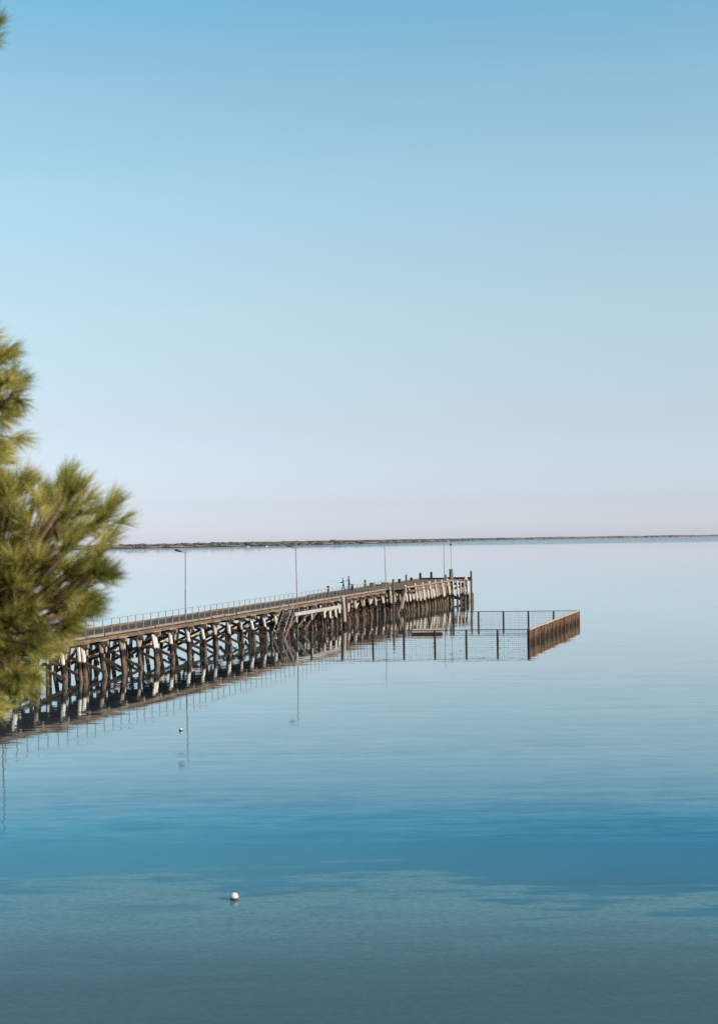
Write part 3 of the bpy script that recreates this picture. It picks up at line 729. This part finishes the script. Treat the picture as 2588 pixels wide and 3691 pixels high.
    for vv in h_.data.vertices:
        if vv.co.y < hm.y - .045 * k and vv.co.z < hm.z + .045 * k: vv.co.y = hm.y - .045 * k
    return e
FACE = rad(-80)      # both look out over the far side, to the left
person(W(89.2, -5.0, dz(89)), FACE, 1.66, dict(bow=.05, lh=(-.10, -.42, 1.10), rh=(.08, -.30, 1.06), lf=(-.20, -.18), rf=(.22, .16)),
       ('teal', 'dkteal', 'teal'), 'person in a teal hooded jacket fishing from the jetty with feet apart')
person(W(91.0, -4.75, dz(91)), rad(-70), 1.80, dict(bow=.0, lh=(-.05, -.45, 1.17), rh=(.22, .02, .86), lf=(-.10, -.06), rf=(.10, .08), sleeves=False),
       ('mauve', 'navy', 'hair'), 'person in a grey mauve shirt standing behind the person in teal')
pt = W(89.2, -5.0, dz(89))
Rm = Matrix.Rotation(FACE, 3, 'Z'); hp = pt + Rm @ Vector((-.06, -.5, 1.06))
e = empty('fishing_rod', hp, 0, 'thin fishing rod held out by the person in teal', 'fishing rod')
d = (Rm @ Vector((0, -1, .2))).normalized()
MB().tube([-d * .55, d * .3, d * 1.6, d * 2.9 + Vector((0, 0, -.06))], [.010, .008, .005, .0025], 6).build('rod_blank', M['black'], e)
MB().lathe(tuple(-d * .1 + Vector((0, 0, -.06))), [(.02, -.03), (.04, -.02), (.04, .02), (.02, .03)], 10).build('reel', M['black'], e, True)
e = empty('tackle_bag', W(90.4, -4.25, dz(90)), RZ + .3, 'dark maroon bag on the deck at the feet of the person in grey', 'bag')
b = MB(); b.add([(-.3, -.17, 0), (.3, -.17, 0), (.3, .17, 0), (-.3, .17, 0), (-.27, -.13, .3), (.27, -.13, .3), (.27, .13, .3), (-.27, .13, .3)], [(3, 2, 1, 0), (4, 5, 6, 7), (0, 1, 5, 4), (1, 2, 6, 5), (2, 3, 7, 6), (3, 0, 4, 7)])
bevel(b.build('bag_body', M['bag'], e), .05, 3)
MB().tube([(-.16, 0, .29), (-.13, 0, .42), (.13, 0, .42), (.16, 0, .29)], .012, 6).build('strap', M['black'], e)

# ------------------------------------------------------------------ swimming enclosure
FZ = 1.36
def mesh_fence(a, b, posts, label, railm='nrail', rail_r=.035, name='mesh_fence', bar_r=.0048, bd=.016, net='net'):
    a, b = Vector(a), Vector(b); d = (b - a); L = d.length; ang = math.atan2(d.y, d.x)
    e = empty(name, (a.x, a.y, 0), ang, label, 'fence', 'fences of the swimming enclosure')
    for x, r, lean in posts:
        MB().tube([(x, 0, -.8), (x + lean * .5, .0, .3), (x + lean, 0, FZ + R(-.01, .04))], [r, r * .97, r * .92], 9, .05).build('post', M['rpost' if net == 'netr' else 'fpost'], e, True)
    m = MB(); x = 0.; sg = 2.86 if net == 'net' else 1.43
    while x < L - .05:
        xe = min(L, x + sg); j = .006 if net == 'net' else .035
        m.bar((x, R(-j, j) * .4, FZ + R(-j, j)), (xe - .012, R(-j, j) * .4, FZ + R(-j, j)), rail_r * 2, rail_r * 2 * R(.85, 1.15)); x = xe
    m.build('top_rail', M[railm], e)
    m = MB(); x = .1
    while x < L - .05:
        r = bar_r * R(.6, 1.3) * (1.9 if R(0, 1) < .12 else 1)
        m.bar((x, .03, -.3), (x + R(-.012, .012), .03, FZ - (R(.02, .05) if net == 'net' else R(-.07, .05))), 2 * r, bd * (R(.5, 1.5) if net == 'netr' else 1), (0, 1, 0)); x += .185 + R(-.012, .012)
    z = .08
    while z < FZ - .05:
        x = 0.
        while x < L - .1:
            xe = min(L, x + 2.87); m.bar((x, .045, z + R(-.015, .015)), (xe, .045, z + R(-.015, .015)), bar_r * 1.5, bd * .8); x = xe
        z += .19
    for q in range(int(L * 1.1)):     # weed caught in the wires
        x = R(.2, L - .2); z = R(.1, FZ - .1); m.bar((x, .03, z), (x + R(.05, .25), .03, z + R(-.02, .02)), .02, .035)
    m.build('wire_mesh', M[net], e)
    return e
A = (-10.5, 139.05); B = (15.5, 136.9); Cc = (24.86, 170.0); Dd = (-3.1, 173.9)
L1_ = (Vector(B) - Vector(A)).length
mesh_fence(A, B, [(8.82 + 2.865 * k, .1, R(-.03, .03)) for k in range(-3, 6)] + [(L1_ - .1, .15, .0)], 'nearer long mesh fence with dark posts, facing the viewer below the jetty end')
L2_ = (Vector(Dd) - Vector(Cc)).length
mesh_fence(Cc, Dd, [(2.85 * k, .105, R(-.02, .02)) for k in range(1, 9)], 'farther long mesh fence with dark posts, partly seen through the nearer one')
L3_ = (Vector(Cc) - Vector(B)).length
mesh_fence(B, Cc, [(2.86 * k, .095, R(-.02, .02)) for k in range(1, 12)] + [(L3_ - .05, .13, 0)], 'rusty orange end fence of the enclosure running away to the right', 'prail', .055, bar_r=.009, bd=.05, net='netr')

e = empty('swimming_pontoon', (6.85, 154.4, 0), 0., 'pale sided floating pontoon on dark slatted floats inside the enclosure', 'pontoon')
bevel(MB().box(-1.55, 1.55, -1.05, 1.05, .17, .43).build('top', M['ptan'], e), .02)
m = MB(); x = -1.5
while x < 1.5: m.box(x, x + .085, -1.02, 1.02, -.2, .168); x += .13
m.build('slatted_float', M['slat'], e)
m = MB()
for k in range(9): m.box(-1.5, 1.5, -1. + k * .225, -.8 + k * .225, .434, .455)
m.build('deck_boards', M['ptan'], e)

# ------------------------------------------------------------------ buoys
def buoy(x, y, r, zc, label):
    e = empty('mooring_buoy', (x, y, 0), 0, label, 'buoy', 'white mooring buoys on the open water')
    MB().ball((0, 0, zc), r, 28, 20, 1.04).build('float', M['buoy'], e, True)
    MB().tube([(-.025, 0, zc + r * 1.0), (-.02, 0, zc + r * 1.0 + .03), (.02, 0, zc + r * 1.0 + .03), (.025, 0, zc + r * 1.0)], .006, 6).build('eye', M['slat'], e)
buoy(-3.56, 40.9, .122, .07, 'nearest white buoy with a brown weed stain, alone on the foreground water')
buoy(-9.41, 77.8, .095, .05, 'small white buoy near the reflection of a lamp post')

# ------------------------------------------------------------------ pine tree
def pine():
    rnd = random.Random(3); base = Vector((-3.05, 6.1, 7.3))
    e = empty('pine_tree', base, 0, 'sunlit pine tree leaning in from the left edge, close to the viewer', 'tree')
    wood = MB(); twigs = MB()
    tr = [Vector((0, 0, -.4)), Vector((.05, -.05, 1.5)), Vector((-.05, 0, 3.2)), Vector((.1, .05, 4.8)), Vector((0, 0, 6.4)), Vector((.05, 0, 7.6))]
    wood.tube(tr, [.21, .17, .14, .105, .06, .02], 12, .06)
    wood.build('trunk', M['bark'], e, True)
    def shoot(nm, tip, d, L, n, nl, spread=(6, 50)):
        """one needle brush: stem ends at tip, needles sweep forward"""
        d = d.normalized(); u = d.orthogonal().normalized(); w_ = d.cross(u)
        st = tip - d * L; tone = rnd.random(); nm.tone += [tone] * (5 * n)
        for i in range(n):
            f = rnd.random() ** .8; p = st + d * (L * f)
            a = rnd.uniform(0, 2 * math.pi); th = rad(rnd.uniform(*spread)) * (1.2 - .45 * f)
            rd = u * math.cos(a) + w_ * math.sin(a)
            nd = d * math.cos(th) + rd * math.sin(th)
            l = nl * rnd.uniform(.7, 1.1); sd_ = nd.cross(Vector((rnd.uniform(-1, 1), rnd.uniform(-1, 1), rnd.uniform(-1, 1)))).normalized()
            mid = p + nd * l * .55 + d * l * .03; en = p + nd * l + d * l * .1 + Vector((0, 0, -.03 * l))
            h = .0014
            nm.add([p - sd_ * h, p + sd_ * h, mid + sd_ * h, mid - sd_ * h, en], [(0, 1, 2, 3), (3, 2, 4)])
        return st
    def bough(path, tips, n, nl, seedz=0, L=(.025, .065), up=.25):
        path = [Vector(p) - base for p in path]
        m = MB(); k = len(path); m.tube(path, [.05 * (1 - i / k) + .008 for i in range(k)], 8, .08)
        nm = MB(); nm.tone = []; end = path[-1]; cen = path[-2].lerp(path[-1], .4)
        for tp in tips:
            tp = Vector(tp) - base
            out = (tp - cen); d = out.normalized() + Vector((rnd.uniform(-.55, .55), rnd.uniform(-.9, .4), up + rnd.uniform(-.45, .45)))
            l = rnd.uniform(*L); st = shoot(nm, tp, d, l, int(n * rnd.uniform(.75, 1.2)), nl)
            q = min((path[i].lerp(path[i + 1], f) for i in range(k - 1) for f in (.15, .4, .65, .9)), key=lambda z: (z - st).length)
            mdp = q.lerp(st, .55) + Vector((rnd.uniform(-.03, .03), rnd.uniform(-.03, .03), -.04))
            m.tube([q, mdp, st, tp - d.normalized() * .03], [.008, .005, .0035, .002], 5)
        b = m.build('branch', M['twig'], e, True)
        nd = nm.build('needles', M['needle'], b); me = nd.data
        at = me.attributes.new('brush', 'FLOAT', 'POINT'); at.data.foreach_set('value', nm.tone)
        return b
    def region(poly, n, y0, y1):
        xs = [p[0] for p in poly]; zs = [p[1] for p in poly]; out = []
        while len(out) < n:
            x = rnd.uniform(min(xs), max(xs)); z = rnd.uniform(min(zs), max(zs)); ins = False
            for (x1, z1), (x2, z2) in zip(poly, poly[1:] + poly[:1]):
                if (z1 > z) != (z2 > z) and x < (x2 - x1) * (z - z1) / (z2 - z1) + x1: ins = not ins
            if ins:
                y = rnd.uniform(y0, y1); k = y / 5.2
                out.append((x * k, y, EYE + (z - EYE) * k))
        return out
    # big low bough reaching into the view
    low = [(-1.62, 9.98), (-1.26, 10.05), (-1.17, 10.04), (-1.10, 9.97), (-1.05, 10.01), (-.995, 10.06), (-.95, 9.98), (-.875, 9.965), (-.83, 9.92), (-.815, 9.86), (-.845, 9.78), (-.86, 9.70), (-.91, 9.63), (-.95, 9.56), (-1.01, 9.47), (-1.09, 9.40), (-1.15, 9.31), (-1.19, 9.26), (-1.28, 9.20), (-1.62, 9.2)]
    bough([(-3.05, 6.1, 8.7), (-2.4, 5.75, 9.15), (-1.75, 5.4, 9.42), (-1.25, 5.2, 9.58)], region(low, 470, 4.85, 5.6), 78, .098)
    # upper bough, only its tips in view
    upm = [(-1.75, 10.60), (-1.26, 10.56), (-1.215, 10.46), (-1.17, 10.38), (-1.155, 10.32), (-1.20, 10.24), (-1.165, 10.18), (-1.19, 10.11), (-1.235, 10.06), (-1.27, 9.98), (-1.75, 10.0)]
    bough([(-3.05, 6.1, 9.6), (-2.4, 5.8, 9.95), (-1.9, 5.5, 10.2), (-1.5, 5.3, 10.36)], region(upm, 230, 4.9, 5.6), 78, .098, up=.1)
    top = [(-1.9, 11.75), (-1.225, 11.68), (-1.205, 11.63), (-1.215, 11.56), (-1.9, 11.44)]
    bough([(-3.0, 6.1, 10.8), (-2.5, 5.8, 11.2), (-1.95, 5.5, 11.45), (-1.6, 5.3, 11.56)], region(top, 70, 5.0, 5.5), 80, .08, up=.05)
    # the rest of the crown, outside the picture
    for z, ang, ln in ((8.9, 160, 1.7), (9.3, 250, 1.1), (9.6, 70, 1.3), (10.2, 200, 1.6), (10.8, 120, 1.4), (11.3, 230, 1.2), (11.8, 20, .9), (12.2, 160, 1.1), (12.9, 260, .8), (13.4, 80, .7)):
        a = rad(ang); c = Vector((-3.0, 6.1, z)); en = c + Vector((math.cos(a) * ln, math.sin(a) * ln, .35))
        tips = []
        for i in range(34):
            q = c.lerp(en, rnd.uniform(.45, 1.15)); tips.append(q + Vector((rnd.uniform(-.4, .4), rnd.uniform(-.4, .4), rnd.uniform(-.25, .4))))
        bough([c, c.lerp(en, .5) + Vector((0, 0, .05)), en], tips, 60, .09, L=(.14, .24))
    for (x, y, z) in ((-1.12, 5.05, 9.60), (-1.05, 5.2, 9.86)):
        c = MB().lathe(Vector((x, y, z)) - base, [(.004, -.03), (.014, -.022), (.017, -.006), (.014, .012), (.007, .027), (.002, .03)], 10).build('pine_cone', M['cone'], e, True)
    return e
pine()
